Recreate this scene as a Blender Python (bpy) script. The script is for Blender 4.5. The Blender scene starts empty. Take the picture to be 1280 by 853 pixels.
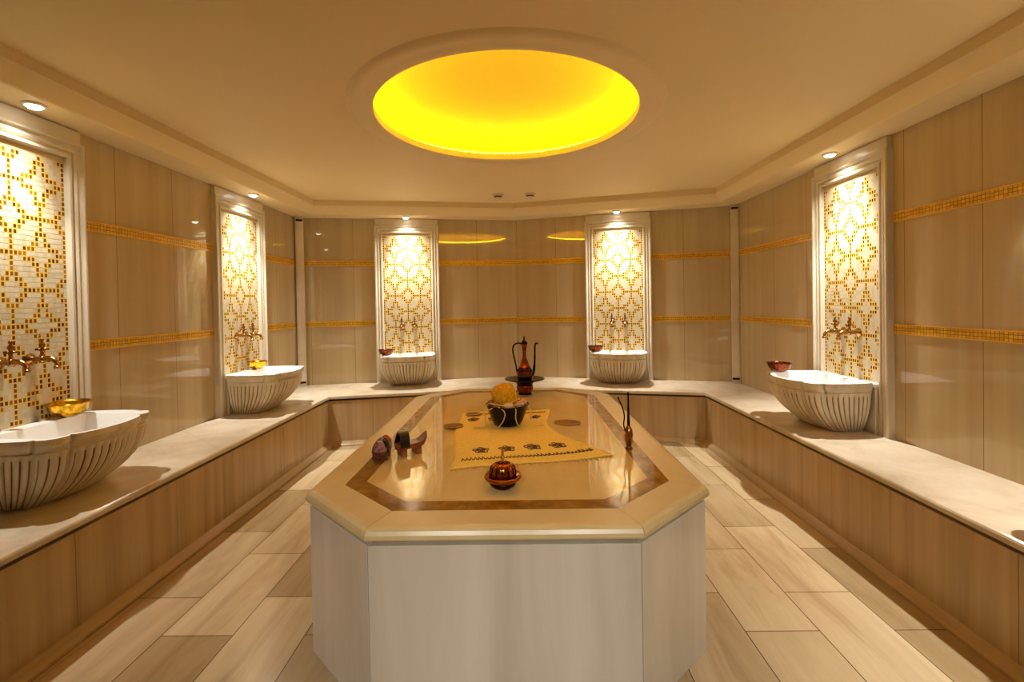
import bpy, bmesh, math, random
from mathutils import Vector, Matrix
random.seed(7)
PI = math.pi
S = bpy.context.scene
COL = S.collection

# ------------------------------------------------------------------ helpers
def obj(name, bm, mats, parent=None, smooth=False, bevel=0, loc=None, autos=None):
    me = bpy.data.meshes.new(name)
    bmesh.ops.recalc_face_normals(bm, faces=bm.faces[:])
    uv = bm.loops.layers.uv.new('UVMap')
    for f in bm.faces:
        n = f.normal
        if abs(n.z) > 0.7:
            for l in f.loops: l[uv].uv = (l.vert.co.x, l.vert.co.y)
        else:
            t = Vector((-n.y, n.x, 0)); t = t.normalized() if t.length > 1e-6 else Vector((1, 0, 0))
            for l in f.loops: l[uv].uv = (l.vert.co.dot(t), l.vert.co.z)
        f.smooth = smooth
    bm.to_mesh(me); bm.free()
    if not isinstance(mats, (list, tuple)): mats = [mats]
    for m in mats: me.materials.append(m)
    o = bpy.data.objects.new(name, me); COL.objects.link(o)
    if parent: o.parent = parent
    if loc: o.location = loc
    if bevel:
        b = o.modifiers.new('bevel', 'BEVEL'); b.width = bevel; b.segments = 3; b.limit_method = 'ANGLE'; b.angle_limit = math.radians(40)
    if autos is not None:
        me.shade_smooth() if hasattr(me, 'shade_smooth') else None
        me.set_sharp_from_angle(angle=math.radians(autos))
    return o

def thing(name, label, cat, loc=(0, 0, 0), rz=0, group=None):
    o = bpy.data.objects.new(name, None); COL.objects.link(o)
    o.location = loc; o.rotation_euler = (0, 0, rz); o.empty_display_size = 0.1
    tag(o, label, cat, group); return o

def tag(o, label, cat, group=None):
    o['label'] = label; o['category'] = cat
    if group: o['group'] = group
    return o

def struct(name, bm, m, parent=None, **k):
    o = obj(name, bm, m, parent, **k)
    if not parent: o['kind'] = 'structure'
    return o

def dup(root, loc, rz, label, group=None):
    r = root.copy(); COL.objects.link(r); r.location = loc; r.rotation_euler = (0, 0, rz)
    r['label'] = label
    if group: r['group'] = group
    for ch in list(root.children):
        c = ch.copy(); COL.objects.link(c); c.parent = r
        for g in list(ch.children):
            d = g.copy(); COL.objects.link(d); d.parent = c
    return r

def BM(): return bmesh.new()

def add_box(bm, x0, x1, y0, y1, z0, z1, mi=0, M=None):
    vs = [bm.verts.new((x, y, z)) for z in (z0, z1) for y in (y0, y1) for x in (x0, x1)]
    if M is not None:
        for v in vs: v.co = M @ v.co
    for idx in ((0, 1, 3, 2), (4, 6, 7, 5), (0, 4, 5, 1), (2, 3, 7, 6), (0, 2, 6, 4), (1, 5, 7, 3)):
        bm.faces.new([vs[i] for i in idx]).material_index = mi
    return vs

def add_prism(bm, pts, z0, z1, mi=0, M=None):
    a = [bm.verts.new((p[0], p[1], z0)) for p in pts]; b = [bm.verts.new((p[0], p[1], z1)) for p in pts]
    if M is not None:
        for v in a + b: v.co = M @ v.co
    n = len(pts)
    bm.faces.new(a[::-1]).material_index = mi; bm.faces.new(b).material_index = mi
    for i in range(n):
        bm.faces.new((a[i], a[(i + 1) % n], b[(i + 1) % n], b[i])).material_index = mi

def add_lathe(bm, prof, n=40, M=None, cap0=True, cap1=True, mi=0, lobes=0, lob_a=0):
    rings = []
    for r, z in prof:
        ring = []
        for k in range(n):
            a = 2 * PI * k / n
            rr = r * (1 + (lob_a * abs(math.sin(lobes * a / 2)) if lobes else 0))
            v = bm.verts.new((rr * math.cos(a), rr * math.sin(a), z))
            if M is not None: v.co = M @ v.co
            ring.append(v)
        rings.append(ring)
    for i in range(len(rings) - 1):
        for k in range(n):
            f = bm.faces.new((rings[i][k], rings[i][(k + 1) % n], rings[i + 1][(k + 1) % n], rings[i + 1][k])); f.material_index = mi
    if cap0: bm.faces.new(rings[0][::-1]).material_index = mi
    if cap1: bm.faces.new(rings[-1]).material_index = mi

def add_tube(bm, pts, rad, n=10, mi=0, cap=True):
    pts = [Vector(p) for p in pts]
    if not isinstance(rad, (list, tuple)): rad = [rad] * len(pts)
    up = Vector((0.123, 0.456, 0.88)); rings = []
    prev = None
    for i, p in enumerate(pts):
        d = (pts[min(i + 1, len(pts) - 1)] - pts[max(i - 1, 0)]).normalized()
        if prev is None:
            s = d.cross(up).normalized()
        else:
            s = (prev - d * prev.dot(d)).normalized()
        prev = s; t = d.cross(s)
        rings.append([bm.verts.new(p + (s * math.cos(2 * PI * k / n) + t * math.sin(2 * PI * k / n)) * rad[i]) for k in range(n)])
    for i in range(len(rings) - 1):
        for k in range(n):
            bm.faces.new((rings[i][k], rings[i][(k + 1) % n], rings[i + 1][(k + 1) % n], rings[i + 1][k])).material_index = mi
    if cap:
        bm.faces.new(rings[0][::-1]).material_index = mi; bm.faces.new(rings[-1]).material_index = mi

def spline(pts, n=8):
    P = [Vector(p) for p in pts]; out = []
    for i in range(len(P) - 1):
        p0 = P[max(i - 1, 0)]; p1 = P[i]; p2 = P[i + 1]; p3 = P[min(i + 2, len(P) - 1)]
        for k in range(n):
            t = k / n
            out.append(0.5 * ((2 * p1) + (p2 - p0) * t + (2 * p0 - 5 * p1 + 4 * p2 - p3) * t * t + (3 * p1 - p0 - 3 * p2 + p3) * t ** 3))
    out.append(P[-1]); return out

# ------------------------------------------------------------------ materials
def srgb(r, g, b):
    f = lambda c: (c / 255 / 12.92) if c / 255 <= .04045 else ((c / 255 + .055) / 1.055) ** 2.4
    return (f(r), f(g), f(b), 1)

class Mat:
    def __init__(s, name, rough=.4, metal=0.0, spec=.5):
        s.m = bpy.data.materials.new(name); s.m.use_nodes = True
        s.t = s.m.node_tree; s.b = s.t.nodes['Principled BSDF']
        s.b.inputs['Roughness'].default_value = rough; s.b.inputs['Metallic'].default_value = metal
        s.b.inputs['Specular IOR Level'].default_value = spec
    def n(s, typ, **kw):
        nd = s.t.nodes.new(typ)
        for k, v in kw.items():
            if k in nd.inputs.keys() if hasattr(nd.inputs, 'keys') else False: nd.inputs[k].default_value = v
            else: setattr(nd, k, v)
        return nd
    def l(s, a, b): s.t.links.new(a, b)
    def col(s, c): s.b.inputs['Base Color'].default_value = c; return s
    def mapped(s, src='UV', scale=(1, 1, 1), rot=(0, 0, 0)):
        tc = s.n('ShaderNodeTexCoord'); mp = s.n('ShaderNodeMapping')
        mp.inputs['Scale'].default_value = scale; mp.inputs['Rotation'].default_value = rot
        s.l(tc.outputs[src], mp.inputs['Vector']); return mp.outputs['Vector']
    def noise(s, vec, scale, detail=6, rough=.6, dist=0):
        nd = s.n('ShaderNodeTexNoise'); nd.inputs['Scale'].default_value = scale; nd.inputs['Detail'].default_value = detail
        nd.inputs['Roughness'].default_value = rough; nd.inputs['Distortion'].default_value = dist
        s.l(vec, nd.inputs['Vector']); return nd.outputs['Fac']
    def ramp(s, fac, stops):
        r = s.n('ShaderNodeValToRGB'); e = r.color_ramp.elements
        e[0].position, e[0].color = stops[0]; e[1].position, e[1].color = stops[-1]
        for p, c in stops[1:-1]:
            x = e.new(p); x.color = c
        s.l(fac, r.inputs['Fac']); return r.outputs['Color']
    def mix(s, a, b, fac, typ='MIX'):
        m = s.n('ShaderNodeMix', data_type='RGBA', blend_type=typ)
        for i, v in ((6, a), (7, b)):
            if isinstance(v, tuple): m.inputs[i].default_value = v
            else: s.l(v, m.inputs[i])
        if isinstance(fac, (int, float)): m.inputs[0].default_value = fac
        else: s.l(fac, m.inputs[0])
        return m.outputs[2]
    def out(s, c): s.l(c, s.b.inputs['Base Color']); return s
    def bump(s, h, strength=.3, dist=.002):
        b = s.n('ShaderNodeBump'); b.inputs['Strength'].default_value = strength; b.inputs['Distance'].default_value = dist
        s.l(h, b.inputs['Height']); s.l(b.outputs['Normal'], s.b.inputs['Normal']); return s

def brick(m, vec, bw, rh, mort, off=.5, c1=(1, 1, 1, 1), c2=(.8, .8, .8, 1), cm=(.2, .15, .1, 1)):
    b = m.n('ShaderNodeTexBrick'); b.offset = off; b.offset_frequency = 2
    b.inputs['Scale'].default_value = 1; b.inputs['Brick Width'].default_value = bw; b.inputs['Row Height'].default_value = rh
    b.inputs['Mortar Size'].default_value = mort; b.inputs['Mortar Smooth'].default_value = .1; b.inputs['Bias'].default_value = 0
    b.inputs['Color1'].default_value = c1; b.inputs['Color2'].default_value = c2; b.inputs['Mortar'].default_value = cm
    m.l(vec, b.inputs['Vector']); return b

def stone(name, c1, c2, c3, rough=.15, vscale=(9, .6, 1), src='UV', nscale=1.0, **k):
    m = Mat(name, rough, **k); v = m.mapped(src, vscale)
    f = m.noise(v, nscale, 8, .62, .4); c = m.ramp(f, [(.3, c1), (.52, c2), (.72, c3)])
    return m.out(c)

# wall stone : beige marble, vertical veins, big slabs
def wall_mat():
    m = Mat('beige vein-cut marble wall', .11, 0, .55)
    v = m.mapped('UV', (9, .25, 1)); f = m.noise(v, 1.0, 8, .65, .3)
    c = m.ramp(f, [(.28, srgb(178, 155, 117)), (.5, srgb(188, 167, 130)), (.75, srgb(196, 177, 141))])
    v2 = m.mapped('UV', (1, 1, 1))
    b = brick(m, v2, .47, 5.0, .0022, 0, (1, 1, 1, 1), (.93, .92, .9, 1), (.48, .38, .27, 1))
    return m.out(m.mix(c, b.outputs['Color'], 1.0, 'MULTIPLY')).m
M_WALL = wall_mat()
M_WALL.node_tree.nodes['Principled BSDF'].inputs['Roughness'].default_value = .02

def bench_face():
    m = Mat('beige marble bench cladding', .22, 0, .45)
    f = m.noise(m.mapped('UV', (10, .3, 1)), 1.0, 8, .65, .3)
    c = m.ramp(f, [(.3, srgb(160, 132, 92)), (.5, srgb(182, 155, 114)), (.75, srgb(198, 174, 136))])
    return m.out(c).m
M_FACE = bench_face()

M_BENCH = stone('polished pale marble bench top', srgb(186, 168, 140), srgb(208, 192, 166), srgb(220, 207, 186), .12, (2.2, 2.2, 1), 'Object', 1.3).m
M_SLAB = stone('cream marble slab with dome light tint', srgb(198, 172, 116), srgb(212, 188, 134), srgb(222, 202, 154), .3, (2.0, 1.2, 1), 'Object', 1.2).m  # yellow cast of the dome light is mixed into the stone colour
M_FIELD = stone('polished cream marble field with dome light tint', srgb(200, 168, 100), srgb(214, 184, 118), srgb(224, 198, 138), .05, (2.2, .7, 1), 'Object', 1.5).m  # dome light's gold is painted into this stone as well
M_BAND = stone('brown veined inlay marble', srgb(112, 70, 14), srgb(146, 98, 24), srgb(176, 128, 44), .08, (6, 6, 1), 'Object', 2.5).m
M_BODY = stone('grey white marble cladding', srgb(190, 178, 156), srgb(208, 197, 176), srgb(220, 211, 194), .25, (3.5, 3.5, .35), 'Object', 1.0).m
M_FRAME = stone('white marble moulding', srgb(194, 179, 152), srgb(208, 195, 170), srgb(218, 207, 186), .3, (3, 3, .8), 'Object', 1.5).m
M_BASIN = stone('carved white marble', srgb(204, 190, 160), srgb(222, 210, 184), srgb(232, 223, 202), .32, (7, 7, 3), 'Object', 1.4).m
M_GROOVED = stone('weathered and shaded groove marble', srgb(112, 92, 60), srgb(142, 120, 84), srgb(168, 146, 110), .5, (7, 7, 3), 'Object', 1.4).m  # flute grooves: stains plus shade painted in for rib contrast
M_BASIN_IN = Mat('smooth white basin bowl', .2).col(srgb(236, 233, 228)).m
M_SKIRT = stone('brown marble skirting', srgb(132, 96, 56), srgb(158, 120, 76), srgb(176, 140, 96), .25, (2, 2, 2), 'Object', 2).m

def floor_mat():
    m = Mat('marble plank floor', .16, 0, .5)
    v = m.mapped('UV', (1, 1, 1), (0, 0, PI / 2))
    b = brick(m, v, .64, .305, .0022, .40, srgb(224, 209, 178), srgb(174, 154, 120), srgb(104, 80, 48))
    f = m.noise(m.mapped('UV', (7, .8, 1)), 1.2, 8, .65, .8)
    c = m.ramp(f, [(.3, srgb(205, 182, 152)), (.5, srgb(240, 228, 212)), (.72, srgb(255, 250, 240))])
    return m.out(m.mix(b.outputs['Color'], c, .85, 'MULTIPLY')).m
M_FLOOR = floor_mat()

M_CEIL = Mat('painted plaster ceiling', .6, 0, .2).col(srgb(228, 206, 156)).m
M_RING = Mat('painted plaster ring', .6, 0, .2).col(srgb(230, 209, 160)).m
M_DOME = Mat('dome plaster tinted with led glow', .7, 0, .1).col(srgb(248, 218, 96)).m  # yellow of the LED glow is put into the plaster colour

def gold_mosaic():
    m = Mat('gold mosaic border', .25, .15, .5)
    b = brick(m, m.mapped('UV', (1, 1, 1)), .021, .0185, .0018, 0, srgb(240, 192, 60), srgb(208, 156, 36), srgb(140, 96, 26))
    b.offset = 0
    return m.out(b.outputs['Color']).m
M_STRIPE = gold_mosaic()
M_STRIPE_EDGE = Mat('gold border edge', .3, .3).col(srgb(226, 174, 62)).m

M_TW = Mat('white mosaic tile', .22).col(srgb(208, 196, 166)).m
M_TW2 = Mat('ivory mosaic tile', .22).col(srgb(198, 184, 148)).m
M_TG = Mat('gold mosaic tile', .25, .25).col(srgb(126, 78, 10)).m
M_TG2 = Mat('dark gold mosaic tile', .25, .25).col(srgb(90, 52, 8)).m
M_TG3 = Mat('bright gold mosaic tile', .25, .25).col(srgb(156, 104, 16)).m
M_GGROUT = Mat('golden grout', .4).col(srgb(228, 190, 92)).m
M_GROUT = Mat('cream grout', .8).col(srgb(206, 186, 140)).m

def metal(name, c, rough=.2, nz=0):
    m = Mat(name, rough, 1.0); 
    if nz:
        f = m.noise(m.mapped('Object', (1, 1, 1)), nz, 3, .5)
        m.out(m.mix(c, tuple(x * .55 for x in c[:3]) + (1,), m.ramp(f, [(.42, (0, 0, 0, 1)), (.6, (1, 1, 1, 1))])))
        m.bump(f, .5, .003)
    else: m.col(c)
    return m.m
M_BRASS = metal('polished brass', srgb(232, 176, 60), .16)
M_HBRASS = metal('hammered brass', srgb(236, 178, 44), .2, 60)
M_COPPER = metal('dark hammered copper', srgb(120, 60, 34), .22, 60)
M_ANTIQUE = metal('antique brass', srgb(150, 100, 48), .26)
M_TAP = metal('antique tap brass', srgb(176, 130, 72), .22)
M_EWER = metal('engraved dark copper', srgb(78, 34, 22), .22, 45)
M_EWERP = metal('bright copper', srgb(160, 78, 44), .2, 50)
M_DARKM = metal('blackened metal', srgb(40, 26, 20), .3)
M_AMBER = metal('amber brass', srgb(170, 96, 22), .15)
M_BLACK = Mat('black glazed bowl', .22, 0, .25).col(srgb(7, 6, 8)).m
M_LEATHER = Mat('black leather', .35).col(srgb(12, 10, 12)).m
M_GOLDCAP = metal('dark bronze cap', srgb(70, 36, 18), .35)

def woodm():
    m = Mat('carved wood', .35)
    f = m.noise(m.mapped('Object', (30, 4, 30)), 1.5, 6, .6, .5)
    return m.out(m.ramp(f, [(.3, srgb(96, 46, 20)), (.7, srgb(172, 96, 48))])).m
M_WOOD = woodm()
def inlay():
    m = Mat('copper embossed panel', .3, .5)
    v = m.n('ShaderNodeTexVoronoi'); v.inputs['Scale'].default_value = 70; m.l(m.mapped('Object'), v.inputs['Vector'])
    return m.out(m.ramp(v.outputs['Distance'], [(.1, srgb(34, 14, 9)), (.55, srgb(118, 60, 36))])).m
M_INLAY = inlay()

def cloth():
    m = Mat('yellow cotton cloth', .85, 0, .1)
    f = m.noise(m.mapped('Object', (60, 60, 1)), 1, 4, .6)
    return m.out(m.ramp(f, [(.3, srgb(230, 192, 84)), (.7, srgb(244, 210, 112))])).bump(f, .4, .001).m
M_CLOTH = cloth()
M_THREAD = Mat('brown embroidery thread', .7).col(srgb(96, 56, 14)).m
M_FRINGE = Mat('gold fringe', .8).col(srgb(204, 148, 44)).m
def loofah():
    m = Mat('loofah fibre', .9, 0, .1)
    f = m.noise(m.mapped('Object', (1, 1, 1)), 70, 5, .7)
    return m.out(m.ramp(f, [(.3, srgb(196, 128, 14)), (.65, srgb(244, 186, 40))])).bump(f, 1.0, .006).m
M_LOOF = loofah()
M_PAD = Mat('brown loofah pad', .85).col(srgb(132, 94, 34)).m
M_PADRIM = Mat('pad piping', .8).col(srgb(168, 122, 50)).m
M_SOAP1 = Mat('pink soap', .45).col(srgb(206, 150, 110)).m
M_SOAP2 = Mat('cream soap', .45).col(srgb(222, 184, 112)).m
M_SOAP3 = Mat('brown soap', .45).col(srgb(150, 92, 44)).m
M_RAFFIA = Mat('cream raffia', .6).col(srgb(226, 188, 110)).m
M_WHITE = Mat('white painted metal', .35).col(srgb(232, 224, 210)).m
M_DETECT = Mat('ivory plastic', .4).col(srgb(214, 192, 152)).m
M_SLOT = Mat('dark slot', .6).col(srgb(70, 48, 28)).m
M_GROOVE = Mat('dark joint with painted gap shade', .8).col(srgb(74, 50, 30)).m  # dark joint backing; shade of the gaps under the slabs is painted in

def emis(name, c, s):
    m = Mat(name); m.b.inputs['Emission Color'].default_value = c; m.b.inputs['Emission Strength'].default_value = s
    m.b.inputs['Base Color'].default_value = (0.8, 0.8, 0.8, 1); return m.m
M_LENS = emis('downlight lens', (1, .96, .9, 1), 14)
M_LED = emis('yellow led tape', (1.0, .665, .006, 1), 44)

# ------------------------------------------------------------------ room shell
HC = 1.3728; ZW = 2.368; ZB = .4928; ZCEIL = 2.51
XL, XR = -2.4464, 2.3144
A = Vector((XL, 5.1832)); MID = Vector((-.0238, 5.6012)); B = Vector((XR, 4.994))
YR = -1.9
def wall_seg(name, p, q, th=.15, z0=-.05, z1=2.8):
    # inner face p->q, room on the left of p->q reversed; thickness away from the room centre
    p = Vector(p); q = Vector(q); d = (q - p).normalized(); n = Vector((-d.y, d.x))
    c = Vector((0, 2)); 
    if (c - p).dot(n) > 0: n = -n
    bm = BM(); e = d * 0
    pts = [p - e, q + e, q + n * th + d * th, p + n * th - d * th]
    add_prism(bm, pts, z0, z1)
    return struct(name, bm, M_WALL)
wall_seg('wall_left', (XL, YR), A)
wall_seg('wall_right', (XR, YR), B)
wall_seg('wall_back_left', A, MID)
wall_seg('wall_back_right', MID, B)
wall_seg('wall_rear', (XL, YR), (XR, YR))
bm = BM(); add_prism(bm, [(XL - .1, YR - .1), (XR + .1, YR - .1), (B.x + .1, B.y + .1), (MID.x, MID.y + .1), (A.x - .1, A.y + .1)], -.08, 0)
struct('floor', bm, M_FLOOR)

def inset(poly, d):
    # inward offset of a CCW polygon (list of Vector2)
    out = []; n = len(poly)
    for i in range(n):
        a, b, c = Vector(poly[i - 1]), Vector(poly[i]), Vector(poly[(i + 1) % n])
        d1 = (b - a).normalized(); d2 = (c - b).normalized()
        n1 = Vector((-d1.y, d1.x)); n2 = Vector((-d2.y, d2.x))
        k = (n1 + n2); k = k / (k.dot(n1))
        out.append(b + k * d)
    return out
ROOM = [Vector((XL, YR)), Vector((XR, YR)), B, MID, A]

# ceiling with round opening
CX, CY, CR, CRO = -.05, 2.865, .784, .935
def plate_with_hole(bm, outer, cx, cy, r, z0, z1, n=96):
    # outer ring sampled by angle
    def ray_hit(a):
        d = Vector((math.cos(a), math.sin(a))); o = Vector((cx, cy)); best = None
        for i in range(len(outer)):
            p, q = outer[i], outer[(i + 1) % len(outer)]; e = q - p
            den = d.x * e.y - d.y * e.x
            if abs(den) < 1e-9: continue
            w = p - o; t = (w.x * e.y - w.y * e.x) / den; s = (w.x * d.y - w.y * d.x) / den
            if t > 0 and -1e-6 <= s <= 1 + 1e-6 and (best is None or t < best): best = t
        return o + d * best
    angs = sorted([2 * PI * k / n for k in range(n)] + [math.atan2(p.y - cy, p.x - cx) % (2 * PI) for p in outer])
    I = [Vector((cx + r * math.cos(a), cy + r * math.sin(a))) for a in angs]; O = [ray_hit(a) for a in angs]
    N = len(angs)
    def mk(L, z): return [bm.verts.new((p.x, p.y, z)) for p in L]
    i0, o0, i1, o1 = mk(I, z0), mk(O, z0), mk(I, z1), mk(O, z1)
    for k in range(N):
        j = (k + 1) % N
        bm.faces.new((i0[k], i0[j], o0[j], o0[k])); bm.faces.new((i1[k], o1[k], o1[j], i1[j]))
        bm.faces.new((i0[k], i1[k], i1[j], i0[j])); bm.faces.new((o0[k], o0[j], o1[j], o1[k]))
bm = BM(); plate_with_hole(bm, inset(ROOM, -.05), CX, CY, CR + .03, ZCEIL, ZCEIL + .04)
struct('ceiling', bm, M_CEIL)
def ring_poly(bm, po, pi, z0, z1):
    n = len(po)
    def mk(L, z): return [bm.verts.new((p.x, p.y, z)) for p in L]
    o0, i0, o1, i1 = mk(po, z0), mk(pi, z0), mk(po, z1), mk(pi, z1)
    for k in range(n):
        j = (k + 1) % n
        bm.faces.new((o0[k], o0[j], i0[j], i0[k])); bm.faces.new((o1[k], i1[k], i1[j], o1[j]))
        bm.faces.new((i0[k], i0[j], i1[j], i1[k])); bm.faces.new((o0[k], o1[k], o1[j], o0[j]))
bm = BM()
cz = [(0, ZW), (.226, ZW), (.235, ZW + .006), (.285, 2.446), (.290, 2.452), (.290, ZCEIL + .01), (0, ZCEIL + .01)]
rows = [[bm.verts.new((p.x, p.y, z)) for p in inset(ROOM, d)] for d, z in cz]
for i in range(len(rows)):
    r0, r1 = rows[i], rows[(i + 1) % len(rows)]
    for q in range(5): bm.faces.new((r0[q], r0[(q + 1) % 5], r1[(q + 1) % 5], r1[q]))
struct('trim_1', bm, M_CEIL)

# dome recess : plaster ring, dome and hidden led tape
t = thing('ceiling_dome_light', 'large round ceiling dome glowing yellow inside a plaster ring', 'dome light', (CX, CY, ZCEIL))
bm = BM()
prof = [(CR, .03), (CR, -.012), (CR + .008, -.014), (CR + .05, -.015), (CR + .085, -.012), (CR + .10, -.017), (CR + .125, -.014), (CRO - .012, -.008), (CRO, .0)]
add_lathe(bm, prof, 128, cap0=False, cap1=False); obj('ring_moulding', bm, M_RING, t, autos=40)
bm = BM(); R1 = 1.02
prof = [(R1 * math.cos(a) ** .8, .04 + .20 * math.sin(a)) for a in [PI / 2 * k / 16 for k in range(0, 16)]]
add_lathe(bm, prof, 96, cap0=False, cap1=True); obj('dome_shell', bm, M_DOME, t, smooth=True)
bm = BM(); N = 96
add_tube(bm, [((CR + .07) * math.cos(2 * PI * k / N), (CR + .07) * math.sin(2 * PI * k / N), .055) for k in range(N + 1)], .009, 8)
obj('light_strip', bm, M_LED, t, smooth=True)

# gold mosaic border stripes
def stripe_run(idx, p, q, gaps, z0, z1):
    """gaps = list of (s0,s1) along the run hidden by niches"""
    p = Vector(p); q = Vector(q); L = (q - p).length; d = (q - p) / L; n = Vector((-d.y, d.x))
    if (Vector((0, 2)) - p).dot(n) < 0: n = -n
    s = 0; bm = BM()
    for a, b in sorted(gaps) + [(L, L)]:
        if a > s + .01:
            M = Matrix(((d.x, n.x, 0, p.x), (d.y, n.y, 0, p.y), (0, 0, 1, 0), (0, 0, 0, 1)))
            add_box(bm, s, a, 0, .004, z0, z1, 0, M)
            add_box(bm, s, a, 0, .006, z0 - .006, z0, 1, M); add_box(bm, s, a, 0, .006, z1, z1 + .006, 1, M)
        s = b
    return struct('trim_%d' % idx, bm, [M_STRIPE, M_STRIPE_EDGE])
W2 = .365
NICHES = []  # (pos on wall, rz, key)
def on(p, q, s): 
    d = (Vector(q) - Vector(p)).normalized(); return Vector(p) + d * s
LBL, LBR = (MID - A).length, (B - MID).length
SBL, SBR = 1.190, 1.200
YN = {'ln': 2.218, 'lf': 4.068, 'r': 3.262, 'rn': 1.41}
k = 2
for z0, z1 in ((1.150, 1.198), (1.834, 1.882)):
    stripe_run(k, (XL, YR), A, [(YN['ln'] - YR - W2, YN['ln'] - YR + W2), (YN['lf'] - YR - W2, YN['lf'] - YR + W2)], z0, z1)
    stripe_run(k + 1, A, MID, [(SBL - W2, SBL + W2)], z0, z1)
    stripe_run(k + 2, MID, B, [(SBR - W2, SBR + W2)], z0, z1)
    stripe_run(k + 3, (XR, YR), B, [(YN['r'] - YR - W2, YN['r'] - YR + W2), (YN['rn'] - YR - W2, YN['rn'] - YR + W2)], z0, z1)
    k += 4

# corner pilasters
def pilaster(idx, c, ang):
    M = Matrix.Translation((c.x, c.y, 0)) @ Matrix.Rotation(ang, 4, 'Z')
    bm = BM(); add_box(bm, -.042, .042, -.05, .05, ZB, ZW, 0, M); add_box(bm, -.03, .03, -.058, -.05, .55, 2.31, 0, M)
    o = struct('trim_%d' % idx, bm, M_BENCH, bevel=.003)
    for z in (.53, 2.315):
        bm = BM(); add_box(bm, -.034, .034, -.062, -.045, z, z + .022, 0, M); obj('corner_cap', bm, M_GOLDCAP, o, bevel=.003)
pilaster(k, A + Vector((.035, -.045)), math.radians(28))
pilaster(k + 1, B + Vector((-.02, -.045)), math.radians(-25))

# ------------------------------------------------------------------ bench
BL = [Vector((-1.868, YR + .003)), Vector((-1.868, 4.535)), Vector((-.04, 4.872)), Vector((1.768, 4.455)), Vector((1.768, YR + .003))]
bt = thing('heated_bench', 'long pale marble bench running around the room under the basins', 'bench')
bm = BM()
def off_line(L, d):  # offset open polyline towards the walls
    out = []
    for i in range(len(L)):
        a = L[max(i - 1, 0)]; b = L[i]; c = L[min(i + 1, len(L) - 1)]
        d1 = (b - a).normalized() if i > 0 else (c - b).normalized(); d2 = (c - b).normalized() if i < len(L) - 1 else d1
        n1 = Vector((-d1.y, d1.x)); n2 = Vector((-d2.y, d2.x)); kk = n1 + n2; kk = kk / kk.dot(n1)
        out.append(b + kk * d)
    return out
outer = [Vector((XL, YR)), A, MID, B, Vector((XR, YR))]
prof = [(0.050, ZB - .034), (0.004, ZB - .034), (0, ZB - .030), (0, ZB - .012), (.004, ZB - .004), (.012, ZB)]
bm.free()
outer = [Vector((XL + .001, YR + .003)), A + Vector((.001, -.002)), MID + Vector((0, -.002)), B + Vector((-.001, -.002)), Vector((XR - .001, YR + .003))]
rows = [[(p.x, p.y, z) for p in off_line(BL, d)] for d, z in prof]
rows.append([(p.x, p.y, ZB) for p in outer]); rows.append([(p.x, p.y, ZB - .034) for p in outer])
cuts = {0: (.30, .52, .74), 1: (.5,), 2: (.5,), 3: (.26, .48, .70)}
for q in range(4):
    ts = (0,) + cuts[q] + (1,)
    for t0, t1 in zip(ts, ts[1:]):
        bm = BM(); ra = []; rb = []
        for r in rows:
            a, b = Vector(r[q]), Vector(r[q + 1]); d = (b - a).normalized() * .0006
            ra.append(bm.verts.new(a.lerp(b, t0) + d)); rb.append(bm.verts.new(a.lerp(b, t1) - d))
        m = len(rows)
        for k in range(m): bm.faces.new((ra[k], ra[(k + 1) % m], rb[(k + 1) % m], rb[k]))
        bm.faces.new(ra[::-1]); bm.faces.new(rb)
        obj('seat_slab', bm, M_BENCH, bt)
face = off_line(BL, .012); gapl = off_line(BL, .045)
for i in range(4):
    p, q = face[i], face[i + 1]; d = (q - p).normalized(); n = Vector((-d.y, d.x)); L = (q - p).length
    M = Matrix(((d.x, n.x, 0, p.x), (d.y, n.y, 0, p.y), (0, 0, 1, 0), (0, 0, 0, 1)))
    bm = BM(); add_box(bm, 0, L, .034, .09, 0, ZB - .034, 1, M)
    s = 0; w = [.62, .42, .58, .50, .66]; kx = i
    while s < L - .02:
        e = min(s + w[kx % 5], L); kx += 1
        if L - e < .15: e = L
        add_box(bm, s + .0012, e - .0012, 0, .035, 0, ZB - .052, 0, M); s = e
    obj('front_panel', bm, [M_FACE, M_GROOVE], bt)
# skirting
bm = BM(); sk0 = off_line(BL, .022); 
prof = [(0.020, 0), (-.034, 0), (-.034, .010), (-.024, .020), (.012, .040), (.020, .040)]
rows = [[bm.verts.new((p.x, p.y, z)) for p in off_line(BL, d)] for d, z in prof]
for i in range(len(rows)):
    r0, r1 = rows[i], rows[(i + 1) % len(rows)]
    for j in range(4): bm.faces.new((r0[j], r0[j + 1], r1[j + 1], r1[j]))
struct('baseboard_bench', bm, M_FACE)

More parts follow.
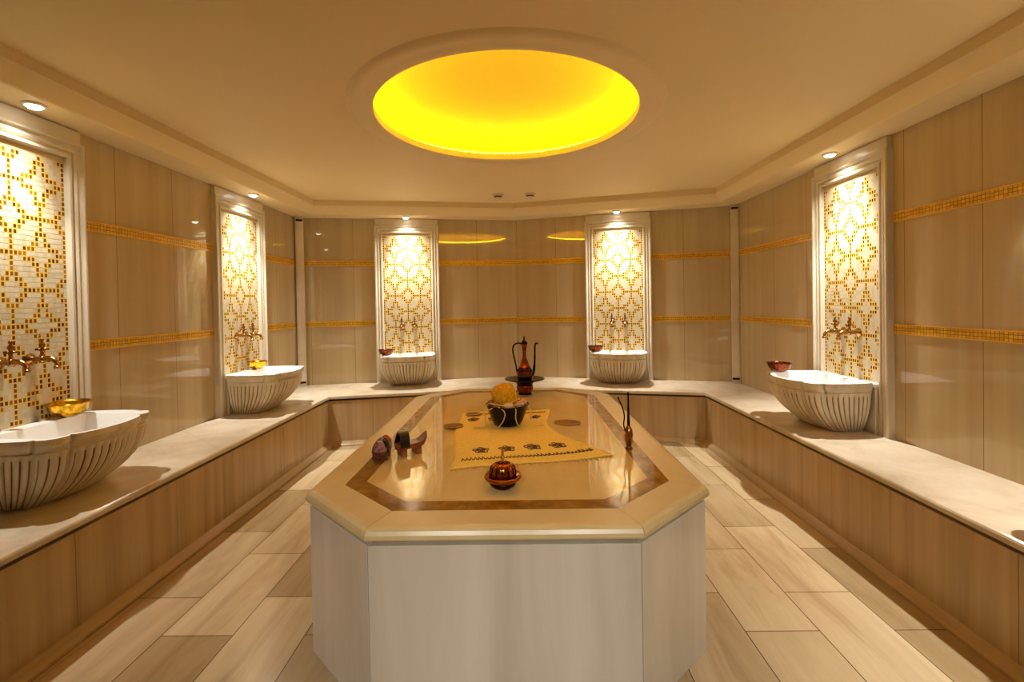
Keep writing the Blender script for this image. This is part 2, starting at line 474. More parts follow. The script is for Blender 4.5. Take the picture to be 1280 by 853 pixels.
# ------------------------------------------------------------------ niche (frame + mosaic panel + ledge); local: x along wall, -y into room, z up
FH = 2.292; PW = .275; PZ0, PZ1 = .815, 2.19
def niche_proto():
    t = thing('mosaic_niche', '', 'wall niche')
    prof = [(0, 0), (0, .040), (.006, .046), (.016, .046), (.022, .034), (.030, .030), (.045, .036), (.056, .030), (.060, .022), (.066, .022), (.072, .034), (.084, .034), (.092, .026), (.092, 0)]
    bm = BM(); rows = []
    for o, p in prof:
        rows.append([bm.verts.new(v) for v in ((-(W2 - o), -p, ZB), (-(W2 - o), -p, FH - o), ((W2 - o), -p, FH - o), ((W2 - o), -p, ZB))])
    for i in range(len(rows) - 1):
        for j in range(3): bm.faces.new((rows[i][j], rows[i][j + 1], rows[i + 1][j + 1], rows[i + 1][j]))
    for j in (0, 3): bm.faces.new([r[j] for r in rows])
    obj('frame', bm, M_FRAME, t)
    bm = BM(); add_box(bm, -W2 + .012, W2 - .012, -.030, 0, FH + .002, ZW - .004); 
    obj('header', bm, M_FRAME, t, bevel=.003)
    # mosaic
    bm = BM(); add_box(bm, -PW, PW, -.006, 0, PZ0 - .3, PZ1 + .015, 5)
    cols = 27; tw = 2 * PW / cols; th = .02590; zc = 1.663  # a star row
    star = {(0, 4), (1, 4), (1, 3), (1, 2), (2, 2), (2, 1), (3, 1), (4, 1), (4, 0)}
    dia = {(0, 3), (1, 3), (1, 2), (2, 2), (2, 1), (3, 1), (3, 0)}
    rng = random.Random(3)
    for r in range(-40, 40):
        z0 = zc + (r - .5) * th; z1 = z0 + th
        if z0 < PZ0 - .02 or z1 > PZ1 + .002: continue
        top = z1 + th > PZ1 + .002
        for c in range(cols):
            cc = c - 13            # 0 is the centre line (diamond column)
            a = abs((cc + 7 + 7) % 14 - 7); b = abs((r + 7) % 14 - 7)
            Aa, Bb = 7 - a, 7 - b
            g = (a, b) in star or (a == 0 and b >= 4) or (b == 0 and a >= 4) or (b == 7 and a <= 4) or (a == 7 and b <= 4) or (Aa, Bb) in dia
            if abs(cc) == 13 and Bb >= 2: g = True
            if abs(cc) == 13 and Bb < 2: g = False
            mi = rng.choice((2, 2, 3, 4)) if g else rng.choice((0, 0, 1))
            x0 = -PW + c * tw; e = .0011
            if g:
                e = -.0002
                vs = [bm.verts.new(v) for v in ((x0 + e, -.0066, z0 + e), (x0 + tw - e, -.0066, z0 + e), (x0 + tw - e, -.0066, z1 - e), (x0 + e, -.0066, z1 - e))]
                bm.faces.new(vs).material_index = 6; e = .0036
            vs = [bm.verts.new(v) for v in ((x0 + e, -.0068, z0 + e), (x0 + tw - e, -.0068, z0 + e), (x0 + tw - e, -.0068, z1 - e), (x0 + e, -.0068, z1 - e))]
            bm.faces.new(vs).material_index = mi
    obj('mosaic_panel', bm, [M_TW, M_TW2, M_TG, M_TG2, M_TG3, M_GROUT, M_GGROUT], t)
    bm = BM(); add_box(bm, -PW + .002, PW - .002, -.052, -.002, ZB, .795); obj('ledge_block', bm, M_FRAME, t, bevel=.003)
    bm = BM(); add_box(bm, -PW + .001, PW - .001, -.062, -.008, .796, .818); obj('ledge_top', bm, M_BASIN_IN, t, bevel=.004)
    return t

# basin: local x along wall, -y depth, back at y = 0
def outline(n_seg=110):
    c = [(.272, .0), (.283, .325), (.188, .398), (-.188, .398), (-.283, .325), (-.272, .0)]
    bul = [.026, .036, .058, .036, .026]; cnt = [n_seg * 28 // 100, n_seg * 12 // 100, n_seg * 36 // 100, n_seg * 12 // 100, n_seg * 28 // 100]
    pts = []; 
    for i in range(5):
        p, q = Vector(c[i]), Vector(c[i + 1]); d = q - p; nn = Vector((d.y, -d.x)).normalized()
        if nn.dot((p + q) / 2 - Vector((0, .1))) < 0: nn = -nn
        for k in range(cnt[i]):
            tt = k / cnt[i]; pts.append(p + d * tt + nn * bul[i] * (1 - (2 * tt - 1) ** 2) ** .8)
    pts.append(Vector(c[5])); return pts
def basin_proto():
    t = thing('hammam_basin', '', 'basin')
    H = .333; OL = outline(340); L = [0]
    for i in range(1, len(OL)): L.append(L[-1] + (OL[i] - OL[i - 1]).length)
    tot = L[-1]; nf = 38
    cor = [L[i] for i, p in enumerate(OL) if min((p - Vector(q)).length for q in ((.283, .325), (.188, .398), (-.188, .398), (-.283, .325))) < 1e-6]
    bm = BM(); rings = []
    hs = [0, .006, .02, .04, .065, .095, .13, .17, .21, .245, .262, .270, .274, .282, .290, .296, .304, .318, .327, .333]
    for z in hs:
        tt = min(1, z / .285); s = .50 + .47 * (1 - (1 - tt) ** 2.2)
        fl = 1.0 if z < .262 else (.5 if z < .268 else 0)
        if z < .006: s *= .985
        if z >= .274: s = .945
        if z >= .290: s = .975
        if z >= .300: s = 1.0
        if z >= .327: s = .994
        ring = []
        for i, p in enumerate(OL):
            g = abs(math.sin(PI * nf * L[i] / tot)); dd = -.017 * (1 - g) ** 1.1 * fl * (0.5 + .5 * tt)
            rr = p.length; q = Vector((p.x * (s + (1 - s) * .32), p.y * s))
            dd -= .012 * sum(math.exp(-((L[i] - lc) / .009) ** 2) for lc in cor)
            if rr > 1e-6: q = q + (p.normalized() * dd)
            ring.append(bm.verts.new((q.x, -max(q.y, 0), z)))
        rings.append(ring)
    n = len(OL)
    for i in range(len(rings) - 1):
        for k in range(n - 1):
            f = bm.faces.new((rings[i][k], rings[i][k + 1], rings[i + 1][k + 1], rings[i + 1][k]))
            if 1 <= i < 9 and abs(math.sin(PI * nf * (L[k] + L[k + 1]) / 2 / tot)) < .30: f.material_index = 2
    bm.faces.new(rings[0][::-1])
    bm.faces.new([r[0] for r in rings] + [r[-1] for r in rings][::-1])     # flat back
    # rim top + bowl, matched by angle around the bowl centre
    c = Vector((0, .215))
    top = rings[-1]; per = [Vector((v.co.x, -v.co.y)) for v in top]
    back = []
    nb = 24
    for k in range(1, nb):
        x = -.270 + .540 * k / nb; v = bm.verts.new((x, 0, H)); back.append(v)
    loop = top + back; 
    inner = []
    for v in loop:
        p = Vector((v.co.x, -v.co.y)); q = c + (p - c) * .905; q.y = max(q.y, .058); q.x = max(-.243, min(.243, q.x)); inner.append(q)
    def bowl_ring(f, z):
        return [bm.verts.new((c.x + (q.x - c.x) * f, -(c.y + (q.y - c.y) * f), z)) for q in inner]
    br = [loop] + [bowl_ring(1.012, H), bowl_ring(1.0, H - .006), bowl_ring(.97, H - .05), bowl_ring(.91, H - .11), bowl_ring(.78, H - .165), bowl_ring(.5, H - .195), bowl_ring(.15, H - .205)]
    N = len(loop)
    for i in range(len(br) - 1):
        for k in range(N):
            f = bm.faces.new((br[i][k], br[i][(k + 1) % N], br[i + 1][(k + 1) % N], br[i + 1][k])); f.material_index = 1
    bm.faces.new(br[-1]).material_index = 1
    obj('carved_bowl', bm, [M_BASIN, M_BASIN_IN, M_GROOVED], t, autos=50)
    bm = BM(); add_lathe(bm, [(.018, .128), (.022, .131), (.016, .134), (.006, .132)], 20, Matrix.Translation((0, -.205, 0))); obj('drain', bm, M_BRASS, t, smooth=True)
    return t

def tap_proto():
    t = thing('brass_tap', '', 'tap')     # origin on the wall at the pipe axis; -y into the room
    Rx = Matrix.Rotation(PI / 2, 4, 'X')   # z -> -y
    bm = BM(); add_lathe(bm, [(.030, 0), (.030, .004), (.024, .009), (.016, .016), (.013, .02)], 24, Rx); obj('flange', bm, M_TAP, t, autos=40)
    bm = BM(); add_tube(bm, spline([(0, -.012, 0), (0, -.05, .002), (0, -.085, .004), (0, -.115, .0), (0, -.132, -.016), (0, -.136, -.036)]), [.013] * 8 + [.0135] * 8 + [.013] * 8 + [.011] * 8 + [.010] * 8 + [.0105], 14)
    add_lathe(bm, [(.0105, -.05), (.014, -.046), (.014, -.036), (.010, -.032)], 16, Matrix.Translation((0, -.136, 0)))
    add_lathe(bm, [(.013, 0), (.018, .006), (.018, .02), (.012, .026)], 18, Matrix.Translation((0, -.052, 0)) @ Rx)
    obj('spout', bm, M_TAP, t, autos=50)
    bm = BM(); T = Matrix.Translation((0, -.062, .008))
    add_lathe(bm, [(.012, 0), (.012, .012), (.008, .018), (.007, .030), (.011, .034), (.007, .040), (.006, .052), (.012, .058), (.013, .066), (.008, .074), (.005, .080), (.009, .087), (.007, .094), (.002, .098)], 16, T)
    obj('valve_stem', bm, M_ANTIQUE, t, autos=50)
    bm = BM(); a0 = .3
    for q in range(2):
        aa = a0 + q * PI / 2; dx, dy = math.cos(aa) * .026, math.sin(aa) * .026
        add_tube(bm, [(-dx, -.062 - dy, .050), (0, -.062, .052), (dx, -.062 + dy, .050)], [.006, .004, .006], 10)
    obj('handle', bm, M_ANTIQUE, t, smooth=True)
    return t

def downlight_proto():
    t = thing('recessed_downlight', '', 'downlight')
    bm = BM(); add_lathe(bm, [(.045, 0), (.047, -.004), (.044, -.009), (.034, -.012), (.032, -.004)], 32, cap0=False, cap1=False); obj('trim_ring', bm, M_WHITE, t, autos=40)
    bm = BM(); add_lathe(bm, [(.032, -.004), (.031, -.012), (.024, -.020), (.010, -.024), (.002, -.0245)], 24); obj('lens', bm, M_LENS, t, smooth=True)
    return t

SPOT_C = (1.0, .985, .925)
def lamp(parent, wide=16, narrow=92, aim=None, ang=72):
    """spill and beam of one led reflector lamp"""
    for nm, w, a in (('downlight_spill', wide, 128), ('downlight_beam', narrow, ang)):
        if not w: continue
        l = bpy.data.lights.new(nm, 'SPOT'); l.energy = w; l.spot_size = math.radians(a); l.spot_blend = 1.0; l.shadow_soft_size = .022; l.color = SPOT_C
        o = bpy.data.objects.new(nm, l); COL.objects.link(o); o.parent = parent; o.location = (0, 0, -.034)
        if aim: o.rotation_euler = (Vector(aim) - parent.location).to_track_quat('-Z', 'Y').to_euler()

def dirn(p, q): d = (Vector(q) - Vector(p)).normalized(); return d
PL = {}
PL['ln'] = (Vector((XL, YN['ln'])), PI / 2); PL['lf'] = (Vector((XL, YN['lf'])), PI / 2)
PL['r'] = (Vector((XR, YN['r'])), -PI / 2); PL['rn'] = (Vector((XR, YN['rn'])), -PI / 2)
d = (MID - A).normalized(); PL['bl'] = (A + d * SBL, math.atan2(d.y, d.x))
d = (B - MID).normalized(); PL['br'] = (MID + d * SBR, math.atan2(d.y, d.x))
WHERE = {'ln': 'nearest basin on the left wall', 'lf': 'far basin on the left wall', 'bl': 'left basin on the back wall', 'br': 'right basin on the back wall',
         'r': 'only basin in view on the right wall', 'rn': 'basin beyond the right edge of the photo'}
def loc_of(key, x, y, z):
    p, rz = PL[key]; c, s = math.cos(rz), math.sin(rz)
    return (p.x + x * c - y * s, p.y + x * s + y * c, z)
np_, bp_, tp_, dp_ = niche_proto(), basin_proto(), tap_proto(), downlight_proto()
first = True
for key in ('ln', 'lf', 'bl', 'br', 'r', 'rn'):
    p, rz = PL[key]; w = WHERE[key]
    specs = [(np_, loc_of(key, 0, 0, 0), rz, 'white-framed gold mosaic panel behind the ' + w, 'mosaic niches around the walls'),
             (bp_, loc_of(key, (-.045 if key == 'lf' else 0), -.064, ZB), rz, 'fluted marble basin, the ' + w, 'marble basins on the bench'),
             (dp_, loc_of(key, 0, -.142, ZW), rz, 'round white downlight above the ' + w, 'downlights over the basins')]
    for px, side in ((-.072, 'left'), (.072, 'right')):
        specs.append((tp_, loc_of(key, px, -.007, 1.135), rz, '%s brass tap of the pair above the %s' % (side, w), 'brass taps over the basins'))
    for proto, loc, r, lab, grp in specs:
        if not proto['label']:
            proto.location = loc; proto.rotation_euler = (0, 0, r); proto['label'] = lab; proto['group'] = grp; o = proto
        else: o = dup(proto, loc, r, lab, grp)
        if grp.startswith('downlights'): lamp(o)
# unseen downlights added behind the viewpoint on the same soffit to brighten the platform
for x, lab in ((-.7, 'added unseen round white downlight on the rear soffit, left of two'), (.6, 'added unseen round white downlight on the rear soffit, right of two')):
    o = dup(dp_, (x, YR + .142, ZW), 0, lab, 'downlights over the basins')
    for c in list(o.children):
        if c.type == 'LIGHT': bpy.data.objects.remove(c)
    lamp(o, 0, 175, (x * .45, 1.55, .2), 44)

# ------------------------------------------------------------------ hammam bowls
def bowl_proto(mat, name='hammam_bowl'):
    t = thing(name, '', 'bowl')
    prof = [(.030, 0), (.040, .004), (.058, .014), (.072, .030), (.079, .048), (.082, .052), (.080, .054), (.076, .050), (.069, .033), (.056, .019), (.036, .010), (.004, .008)]
    bm = BM(); add_lathe(bm, prof, 40, cap0=True, cap1=True); obj('bowl_body', bm, mat, t, smooth=True)
    bm = BM(); N = 40
    add_tube(bm, [(.081 * math.cos(2 * PI * k / N), .081 * math.sin(2 * PI * k / N), .053) for k in range(N + 1)], .003, 8); obj('rolled_rim', bm, mat, t, smooth=True)
    return t
gb = bowl_proto(M_HBRASS); cb = bowl_proto(M_COPPER)
RZ = ZB + .3335
def setp(o, loc, lab, sc=1):
    o.location = loc; o['label'] = lab; o['group'] = 'washing bowls on the basins'; o.scale = (sc * 1.12, sc * 1.12, sc * 1.34)
setp(gb, loc_of('ln', .165, -.104, RZ), 'shiny gold hammered bowl on the back rim of the nearest left basin')
o = dup(gb, (0, 0, 0), 0, '', ''); setp(o, loc_of('lf', .06, -.104, RZ), 'shiny gold bowl on the back rim of the far left-wall basin', .92)
setp(cb, loc_of('r', -.235, -.375, RZ), 'dark copper bowl on the front rim of the right-wall basin', .92)
o = dup(cb, (0, 0, 0), 0, '', ''); setp(o, loc_of('bl', -.225, -.30, RZ), 'brown copper bowl on the left rim of the back-wall basin left of the ewer', .92)
o = dup(cb, (0, 0, 0), 0, '', ''); setp(o, loc_of('br', -.235, -.30, RZ), 'dark copper bowl on the left rim of the back-wall basin right of the ewer', .92)

# ------------------------------------------------------------------ central platform (gobektasi)
ZT = .645; IX = -.06
OUT = [Vector(v) for v in ((-.455, 1.497), (.455, 1.497), (.795, 1.822), (.775, 3.70), (.435, 4.02), (-.435, 4.02), (-.775, 3.70), (-.795, 1.822))]
OUT = [Vector((v.x + IX, v.y)) for v in OUT]
it = thing('marble_platform', 'large octagonal marble platform standing in the middle of the room', 'platform', (0, 0, 0))
def seg_sweep(bm, poly, prof, gap=.0010, mi=0):
    rings = [inset(poly, o) for o, z in prof]; n = len(poly)
    for j in range(n):
        k = (j + 1) % n
        ra = []; rb = []
        d = (poly[k] - poly[j]).normalized()
        for (o, z), R in zip(prof, rings):
            a = R[j] + d * gap; b = R[k] - d * gap
            ra.append(bm.verts.new((a.x, a.y, z))); rb.append(bm.verts.new((b.x, b.y, z)))
        m = len(prof)
        for i in range(m):
            bm.faces.new((ra[i], ra[(i + 1) % m], rb[(i + 1) % m], rb[i])).material_index = mi
        bm.faces.new(ra[::-1]).material_index = mi; bm.faces.new(rb).material_index = mi
MG = .137; BW = .078
bm = BM()
prof = [(MG, ZT - .045), (.012, ZT - .045), (.004, ZT - .041), (0, ZT - .034), (.001, ZT - .022), (.007, ZT - .010), (.018, ZT - .002), (.032, ZT), (MG, ZT)]
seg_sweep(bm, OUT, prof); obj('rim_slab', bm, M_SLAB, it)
bm = BM(); seg_sweep(bm, inset(OUT, MG), [(0, ZT - .03), (0, ZT), (BW, ZT), (BW, ZT - .03)], .0003); obj('inlay_band', bm, M_BAND, it)
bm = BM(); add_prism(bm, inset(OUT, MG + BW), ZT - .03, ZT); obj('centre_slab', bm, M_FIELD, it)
bm = BM(); BODY = inset(OUT, .014)
seg_sweep(bm, BODY, [(0, 0), (0, .584), (.03, .584), (.03, 0)], .0015); obj('body_panel', bm, M_BODY, it, bevel=.0025)
bm = BM(); add_prism(bm, inset(OUT, .052), .0, ZT - .046); obj('core', bm, M_GROOVE, it)

# ------------------------------------------------------------------ things on the platform
# incense burner in front
t = thing('incense_burner', 'small dark brass incense burner with ribbed dome lid at the front of the platform', 'incense burner', (-.072, 1.835, ZT))
bm = BM(); add_lathe(bm, [(.034, 0), (.036, .003), (.048, .010), (.054, .022), (.050, .028), (.044, .030)], 40); obj('foot_bowl', bm, M_EWER, t, smooth=True)
bm = BM(); add_lathe(bm, [(.040, .028), (.060, .030), (.070, .036), (.074, .044), (.070, .052), (.064, .050), (.050, .042), (.040, .040)], 40); obj('saucer', bm, M_AMBER, t, smooth=True)
bm = BM(); add_lathe(bm, [(.046, .040), (.047, .060), (.044, .076), (.040, .088), (.034, .094), (.018, .097), (.006, .100)], 48, lobes=16, lob_a=.07); obj('dome_lid', bm, M_AMBER, t, smooth=True)
bm = BM()
for k_ in range(12):
    a = 2 * PI * k_ / 12; add_tube(bm, spline([(.0515 * math.cos(a), .0515 * math.sin(a), .042), (.050 * math.cos(a), .050 * math.sin(a), .068), (.042 * math.cos(a), .042 * math.sin(a), .088), (.014 * math.cos(a), .014 * math.sin(a), .099)], 4), .0022, 6)
obj('lid_rib', bm, M_EWER, t, smooth=True)
bm = BM(); add_lathe(bm, [(.006, .098), (.008, .104), (.005, .109), (.010, .117), (.007, .125), (.004, .130), (.006, .136), (.003, .150), (.004, .156), (.001, .162)], 16); obj('finial', bm, M_BRASS, t, smooth=True)

# wooden bath clogs
def clog_proto():
    t = thing('bath_clog', '', 'clog')
    # sole: x width, y length (toe at +y)
    bm = BM(); N = 24; up = []; lo = []
    for k_ in range(N + 1):
        s = k_ / N; y = -.115 + .23 * s
        w = .036 * (1 - (2 * s - 1) ** 8) ** .5 * (.86 + .22 * math.sin(PI * min(1, s * .9 + .05)) ) * (1 if s < .62 else 1 - .15 * ((s - .62) / .38) ** 2)
        w = max(w, .004); zt = .046 + (.030 * ((s - .7) / .3) ** 2 if s > .7 else 0)
        up.append((w, y, zt)); lo.append((w, y, zt - .018))
    r = []
    for (w, y, z), (w2, y2, z2) in zip(up, lo):
        r.append([bm.verts.new((-w, y, z)), bm.verts.new((w, y, z)), bm.verts.new((w2 * .94, y2, z2)), bm.verts.new((-w2 * .94, y2, z2))])
    for i in range(N):
        for j in range(4): bm.faces.new((r[i][j], r[i][(j + 1) % 4], r[i + 1][(j + 1) % 4], r[i + 1][j]))
    bm.faces.new(r[0]); bm.faces.new(r[-1][::-1])
    obj('sole', bm, M_WOOD, t, bevel=.003)
    for y in (-.065, .04):
        bm = BM(); add_prism(bm, [(-.033, y - .018), (.033, y - .018), (.030, y + .018), (-.030, y + .018)], 0, .030); obj('heel_block', bm, M_WOOD, t, bevel=.003)
    def arch(y0, y1, r0, r1, z, h, tilt):
        bm = BM(); n = 18; rr = []
        for k_ in range(n + 1):
            a = PI * k_ / n; ca, sa = math.cos(a), math.sin(a)
            row = []
            for (y, ro) in ((y0, r1), (y1, r1), (y1, r0), (y0, r0)):
                row.append(bm.verts.new((ro * ca, y + tilt * sa, z + (h + ro - r0) * sa)))
            rr.append(row)
        for i in range(n):
            for j in range(4): bm.faces.new((rr[i][j], rr[i][(j + 1) % 4], rr[i + 1][(j + 1) % 4], rr[i + 1][j]))
        bm.faces.new(rr[0]); bm.faces.new(rr[-1][::-1]); return bm
    obj('strap', arch(-.100, -.035, .034, .039, .036, .048, .010), M_LEATHER, t, autos=40)
    bm = BM(); n = 14
    vs = [bm.verts.new((.0335 * math.cos(PI * q / n), -.122 + .024 * max(0, (q / n - .5) * 0 + math.sin(PI * q / n)), .012 + .076 * math.sin(PI * q / n) ** .6)) for q in range(n + 1)]
    vs2 = [bm.verts.new((v.co.x, v.co.y + .003, v.co.z)) for v in vs]
    bm.faces.new(vs); bm.faces.new(vs2[::-1])
    for q in range(len(vs)): bm.faces.new((vs[q], vs[(q + 1) % len(vs)], vs2[(q + 1) % len(vs)], vs2[q]))
    obj('toe_panel', bm, M_INLAY, t)
    return t
c1 = clog_proto(); c1.scale = (1, .72, 1.12); c1.location = (-.662, 2.225, ZT); c1.rotation_euler = (0, 0, math.radians(6)); c1['label'] = 'left wooden bath clog with copper panel on its black strap, facing the viewpoint'; c1['group'] = 'pair of bath clogs on the platform'
c2 = dup(c1, (-.535, 2.265, ZT), math.radians(-52), 'right wooden bath clog with open black strap, turned sideways beside the other', 'pair of bath clogs on the platform')
c2.scale = (1, .72, 1.3)
for c in list(c2.children):
    if c.name.startswith('toe_panel'): bpy.data.objects.remove(c)

# rosewater sprinkler on the right band
t = thing('rosewater_sprinkler', 'slim dark bottle with a very long thin neck on the right edge of the platform', 'sprinkler', (.535, 2.30, ZT))
bm = BM(); add_lathe(bm, [(.017, 0), (.019, .003), (.012, .010), (.014, .02), (.019, .045), (.020, .075), (.018, .095), (.011, .108), (.008, .115)], 28); obj('bottle_body', bm, M_ANTIQUE, t, smooth=True)
bm = BM(); add_lathe(bm, [(.008, .113), (.0075, .13), (.006, .16), (.0045, .21), (.004, .262), (.006, .268), (.0055, .276), (.002, .280)], 16); obj('neck', bm, M_DARKM, t, smooth=True)
bm = BM(); add_tube(bm, spline([(-.017, 0, .085), (-.024, 0, .12), (-.020, 0, .16), (-.028, 0, .20), (-.042, 0, .235), (-.050, 0, .255)], 6), [.0035] * 30 + [.006], 10); obj('spout', bm, M_DARKM, t, smooth=True)

# ewer set
t = thing('copper_basin', 'dark copper footed basin with wide flat rim under the ewer at the far end', 'basin', (.043, 3.72, ZT))
bm = BM(); add_lathe(bm, [(.052, 0), (.056, .004), (.050, .012), (.062, .035), (.066, .06), (.063, .075), (.066, .088), (.085, .100), (.125, .112), (.158, .120), (.160, .123), (.155, .126), (.110, .119), (.060, .117), (.004, .117)], 48); obj('basin_body', bm, M_EWER, t, smooth=True)
bm = BM(); add_lathe(bm, [(.0585, .022), (.0635, .034), (.0675, .058), (.0650, .070)], 48, cap0=False, cap1=False); obj('copper_band', bm, M_EWERP, t, smooth=True)
t = thing('copper_ewer', 'tall engraved dark copper ewer with curved handle and long thin spout', 'ewer', (.043, 3.72, ZT + .1175))
bm = BM(); add_lathe(bm, [(.050, 0), (.058, .004), (.060, .02), (.062, .05), (.060, .075), (.052, .090), (.044, .098), (.038, .110)], 40); obj('body', bm, M_EWER, t, smooth=True)
bm = BM(); add_lathe(bm, [(.0605, .026), (.0632, .045), (.0618, .068)], 40, cap0=False, cap1=False); obj('engraved_band', bm, M_INLAY, t, smooth=True)
bm = BM(); add_lathe(bm, [(.046, .098), (.048, .102), (.044, .106), (.038, .112), (.028, .145), (.017, .18), (.013, .205), (.017, .215), (.013, .222), (.018, .25), (.024, .275), (.026, .285), (.022, .290)], 36); obj('neck', bm, M_EWERP, t, smooth=True)
bm = BM(); add_lathe(bm, [(.028, .286), (.029, .292), (.020, .305), (.010, .312), (.006, .318), (.009, .326), (.005, .334), (.007, .340), (.001, .350)], 28); obj('lid', bm, M_DARKM, t, smooth=True)
bm = BM(); add_tube(bm, spline([(-.022, 0, .285), (-.05, 0, .292), (-.082, 0, .275), (-.092, 0, .235), (-.080, 0, .17), (-.068, 0, .11), (-.060, 0, .05)], 7), .0065, 10); obj('handle', bm, M_DARKM, t, smooth=True)
bm = BM(); add_tube(bm, spline([(.056, 0, .03), (.072, 0, .06), (.080, 0, .12), (.084, 0, .20), (.086, 0, .265), (.094, 0, .288), (.112, 0, .284)], 7), [.012] * 7 + [.0105] * 7 + [.008] * 7 + [.0065] * 7 + [.006] * 14 + [.006], 10); obj('spout', bm, M_DARKM, t, smooth=True)

# embroidered cloth
cl = thing('embroidered_cloth', 'yellow embroidered cloth with fringed edges spread under the black bowl', 'cloth', (0, 0, ZT))
quad = [Vector((-.315, 2.035)), Vector((.435, 2.185)), Vector((.20, 3.16)), Vector((-.40, 3.10))]
def cl_pt(u, v):
    a = quad[0].lerp(quad[1], u); b = quad[3].lerp(quad[2], u); p = a.lerp(b, v)
    p = p + Vector((-.13 * math.sin(PI * v) * u + .01 * math.sin(9 * v), .008 * math.sin(7 * u)))
    z = .0022 + .0035 * max(0, math.sin(11 * u + 6 * v) * math.sin(7 * v - 3 * u + 1))
    return Vector((p.x, p.y, z))
bm = BM(); NU, NV = 40, 48
g = [[bm.verts.new(cl_pt(i / NU, j / NV)) for i in range(NU + 1)] for j in range(NV + 1)]
for j in range(NV):
    for i in range(NU): bm.faces.new((g[j][i], g[j][i + 1], g[j + 1][i + 1], g[j + 1][i]))
o = obj('fabric', bm, M_CLOTH, cl, smooth=True)
so = o.modifiers.new('thickness', 'SOLIDIFY'); so.thickness = .0018
rng = random.Random(5)
def on_cloth(u, v, dz=.0016): p = cl_pt(u, v); return (p.x, p.y, p.z + dz)
for v0, us in ((.21, (.2, .40, .60, .80)), (.80, (.15, .38, .62, .85))):
    for u in us:
        bm = BM()
        for rad in (.056, .030):
            pts = [on_cloth(u + rad * math.cos(a) * (1 + .18 * math.sin(5 * a)), v0 + rad * .62 * math.sin(a) * (1 + .18 * math.sin(5 * a))) for a in [2 * PI * q / 28 for q in range(29)]]
            add_tube(bm, pts, .0022, 6)
        for q in range(6):
            a = 2 * PI * q / 6; add_tube(bm, [on_cloth(u, v0), on_cloth(u + .045 * math.cos(a), v0 + .028 * math.sin(a))], .0018, 5)
        obj('embroidered_flower', bm, M_THREAD, cl, smooth=True)
for v0 in (.085, .92):
    bm = BM(); pts = []
    for q in range(34):
        u = .06 + q * .0265; hh = .012 + rng.random() * .014
        pts += [on_cloth(u, v0 - .006), on_cloth(u + .008, v0 + hh), on_cloth(u + .016, v0)]
    add_tube(bm, pts, .0026, 6); obj('embroidered_border', bm, M_THREAD, cl, smooth=True)
for v0, sg in ((0, -1), (1, 1)):
    bm = BM()
    for q in range(72):
        u = q / 71; p = cl_pt(u, v0); ln = .016 + rng.random() * .014; dx = rng.uniform(-.008, .008)
        add_tube(bm, [(p.x, p.y, p.z), (p.x + dx, p.y + sg * ln * .6, .0022), (p.x + dx * 1.6, p.y + sg * ln, .0016)], .0015, 5)
    obj('fringe', bm, M_FRINGE, cl, smooth=True)

# flat oval pads
def pad_proto():
    t = thing('bath_pad', '', 'bath pad')
    bm = BM(); add_lathe(bm, [(.2, 0), (.93, 0), (1, .35), (.95, .8), (.6, 1.0), (.2, 1.0)], 40); 
    for v in bm.verts: v.co = Vector((v.co.x * .078, v.co.y * .055, v.co.z * .010))
    obj('pad', bm, M_PAD, t, smooth=True)
    bm = BM(); add_tube(bm, [(.078 * math.cos(2 * PI * q / 40), .055 * math.sin(2 * PI * q / 40), .005) for q in range(41)], .004, 8); obj('piping', bm, M_PADRIM, t, smooth=True)
    return t
pp = pad_proto(); pp.location = (.285, 2.80, ZT + .0005); pp.rotation_euler = (0, 0, -.25); pp['label'] = 'brown oval bath pad lying right of the black bowl'; pp['group'] = 'oval bath pads around the black bowl'
o = dup(pp, (-.395, 2.735, ZT + .007), .25, 'brown oval bath pad on the left edge of the yellow cloth', 'oval bath pads around the black bowl'); o.scale = (.72, .85, 1)
o = dup(pp, (-.30, 3.02, ZT + .007), .1, 'small brown oval bath pad behind the black bowl at left', 'oval bath pads around the black bowl'); o.scale = (.62, .62, 1)

# black bowl with bath things
BX, BY = -.075, 2.775; BZ = ZT + .0065
pot = t = thing('footed_bowl', 'black bowl tied with cream raffia in the middle of the yellow cloth', 'bowl', (BX, BY, BZ))
bm = BM(); add_lathe(bm, [(.072, 0), (.080, .004), (.094, .03), (.110, .075), (.124, .115), (.127, .120), (.122, .120), (.106, .078), (.088, .03), (.06, .012), (.004, .010)], 48); obj('bowl_body', bm, M_BLACK, t, smooth=True)
bm = BM(); add_tube(bm, [(.125 * math.cos(2 * PI * q / 48), .125 * math.sin(2 * PI * q / 48), .120) for q in range(49)], .004, 8); obj('rim', bm, M_BLACK, t, smooth=True)
bm = BM()
T = Matrix.Translation((BX + .010, BY + .008, BZ + .085)) @ Matrix.Rotation(math.radians(14), 4, 'X') @ Matrix.Rotation(math.radians(-16), 4, 'Y')
rng = random.Random(11)
prof = [(.05, 0), (.060, .012), (.066, .05), (.070, .09), (.068, .13), (.058, .150), (.03, .158)]
add_lathe(bm, prof, 36, T, lobes=9, lob_a=.06); o = obj('loofah', bm, M_LOOF, None, smooth=True); tag(o, 'fat yellow loofah standing up in the black bowl', 'loofah')
cols = [(M_SOAP1, 'pinkish'), (M_SOAP2, 'cream'), (M_SOAP3, 'brown')]
sides = ['right', 'back right', 'back', 'back left', 'left', 'front left', 'front', 'front right']
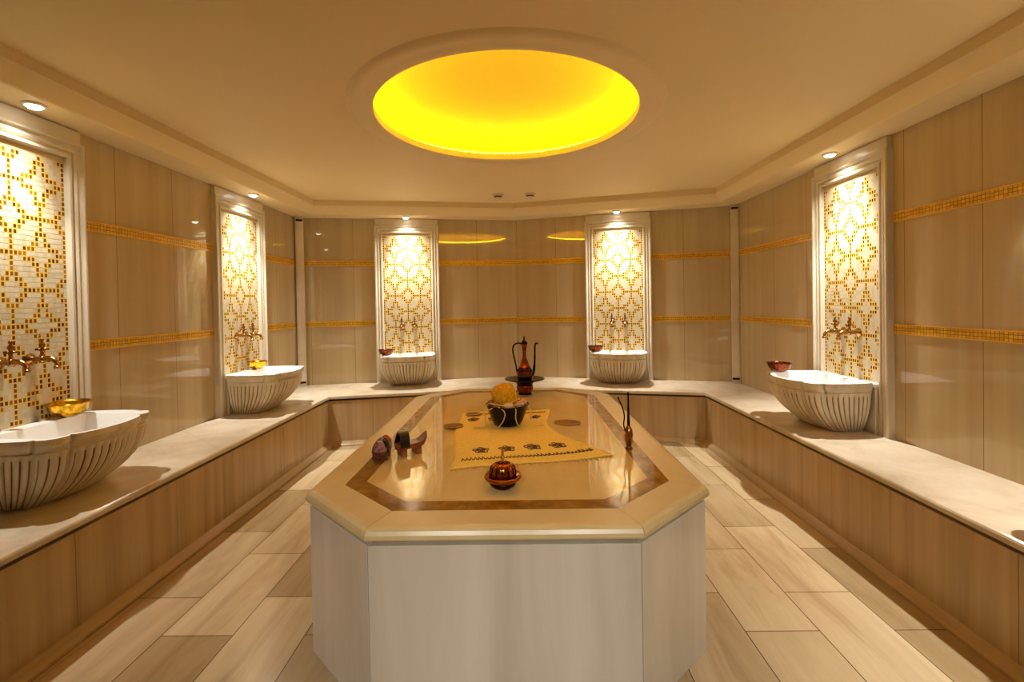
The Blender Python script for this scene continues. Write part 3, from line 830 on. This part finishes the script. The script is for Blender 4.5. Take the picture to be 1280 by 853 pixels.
for q, side in enumerate(sides):
    a = q * PI / 4 + .1; m, cn = cols[(q * 2 + (q > 4)) % 3]
    bm = BM(); bmesh.ops.create_uvsphere(bm, u_segments=24, v_segments=14, radius=.0225)
    for v in bm.verts: v.co.x *= 1.05; v.co.y *= 1.3
    o = obj('soap_ball', bm, m, None, smooth=True, loc=(BX + .0955 * math.cos(a), BY + .0955 * math.sin(a), BZ + .128)); o.rotation_euler = (0, 0, a)
    tag(o, cn + ' oval soap on the %s side of the loofah in the black bowl' % side, 'soap', 'soaps in the black bowl')
bm = BM(); zz = .0035
strands = [[(-.05, -.11, .128), (-.012, -.128, .10), (-.02, -.11, .05), (-.045, -.098, .012), (-.05, -.14, zz)],
           [(.04, -.10, .126), (.052, -.118, .11), (.050, -.108, .06), (.062, -.10, .02), (.09, -.16, zz)],
           [(-.115, -.05, .128), (-.135, -.04, .09), (-.130, -.05, .04), (-.135, -.055, .004), (-.20, -.075, zz)],
           [(.11, -.02, .13), (.135, -.02, .09), (.135, -.03, .03), (.16, -.035, .002), (.215, -.05, zz)],
           [(.10, .05, .13), (.136, .05, .08), (.15, .045, .02), (.22, .05, zz)],
           [(-.06, -.09, .128), (-.10, -.095, .108), (-.112, -.06, .085)],
           [(-.11, -.04, .13), (-.09, -.085, .140), (.0, -.115, .133), (.08, -.09, .138), (.115, -.02, .13)],
           [(-.02, -.112, .132), (.03, -.085, .15), (.075, -.05, .16)]]
for s in strands: add_tube(bm, spline(s, 7), .0032, 6)
o = obj('raffia_tie', bm, M_RAFFIA, pot, smooth=True); o['label'] = 'loose cream raffia strands'

# ------------------------------------------------------------------ ceiling detectors
for i, (x, y, lab) in enumerate(((-.19, 4.87, 'left one of two small round ceiling detectors near the back wall'), (.145, 4.86, 'right one of two small round ceiling detectors near the back wall'))):
    t = thing('ceiling_detector', lab, 'detector', (x, y, ZCEIL), 0, 'small round ceiling detectors')
    bm = BM(); add_lathe(bm, [(.055, 0), (.056, -.012), (.050, -.018), (.040, -.020)], 32); obj('base_plate', bm, M_DETECT, t, autos=40)
    bm = BM(); add_lathe(bm, [(.040, -.020), (.040, -.032)], 32); obj('sensor_slot', bm, M_SLOT, t, autos=40)
    bm = BM(); add_lathe(bm, [(.042, -.032), (.040, -.040), (.028, -.047), (.004, -.049)], 32); obj('sensor_cap', bm, M_DETECT, t, autos=40)

# ------------------------------------------------------------------ camera, world, view
cam = bpy.data.cameras.new('camera'); co = bpy.data.objects.new('camera', cam); COL.objects.link(co)
f, pit, rol, yaw, sy = 582.37465, -.01287843, .01755584, .01321628, -39.6358
cam.sensor_fit = 'HORIZONTAL'; cam.sensor_width = 36; cam.lens = f / 1280 * 36
cam.shift_y = sy / 1280; cam.clip_start = .05
def Rcam(v):
    x, y, z = v
    cr, sr = math.cos(rol), math.sin(rol); x, z = x * cr + z * sr, -x * sr + z * cr
    cp, sp = math.cos(pit), math.sin(pit); y, z = y * cp - z * sp, y * sp + z * cp
    cy, s2 = math.cos(yaw), math.sin(yaw); x, y = x * cy - y * s2, x * s2 + y * cy
    return Vector((x, y, z))
R, F, U = Rcam((1, 0, 0)), Rcam((0, 1, 0)), Rcam((0, 0, 1))
co.matrix_world = Matrix(((R.x, U.x, -F.x, 0), (R.y, U.y, -F.y, 0), (R.z, U.z, -F.z, HC), (0, 0, 0, 1)))
S.camera = co
w = bpy.data.worlds.new('world'); S.world = w; w.use_nodes = True
w.node_tree.nodes['Background'].inputs[0].default_value = (.02, .015, .01, 1); w.node_tree.nodes['Background'].inputs[1].default_value = .2
S.view_settings.view_transform = 'Standard'; S.view_settings.look = 'None'; S.view_settings.gamma = 1; S.view_settings.use_curve_mapping = False
S.view_settings.exposure = .14
S.cycles.max_bounces = 10; S.cycles.diffuse_bounces = 6; S.cycles.glossy_bounces = 4; S.cycles.sample_clamp_indirect = 6
S.cycles.use_denoising = True
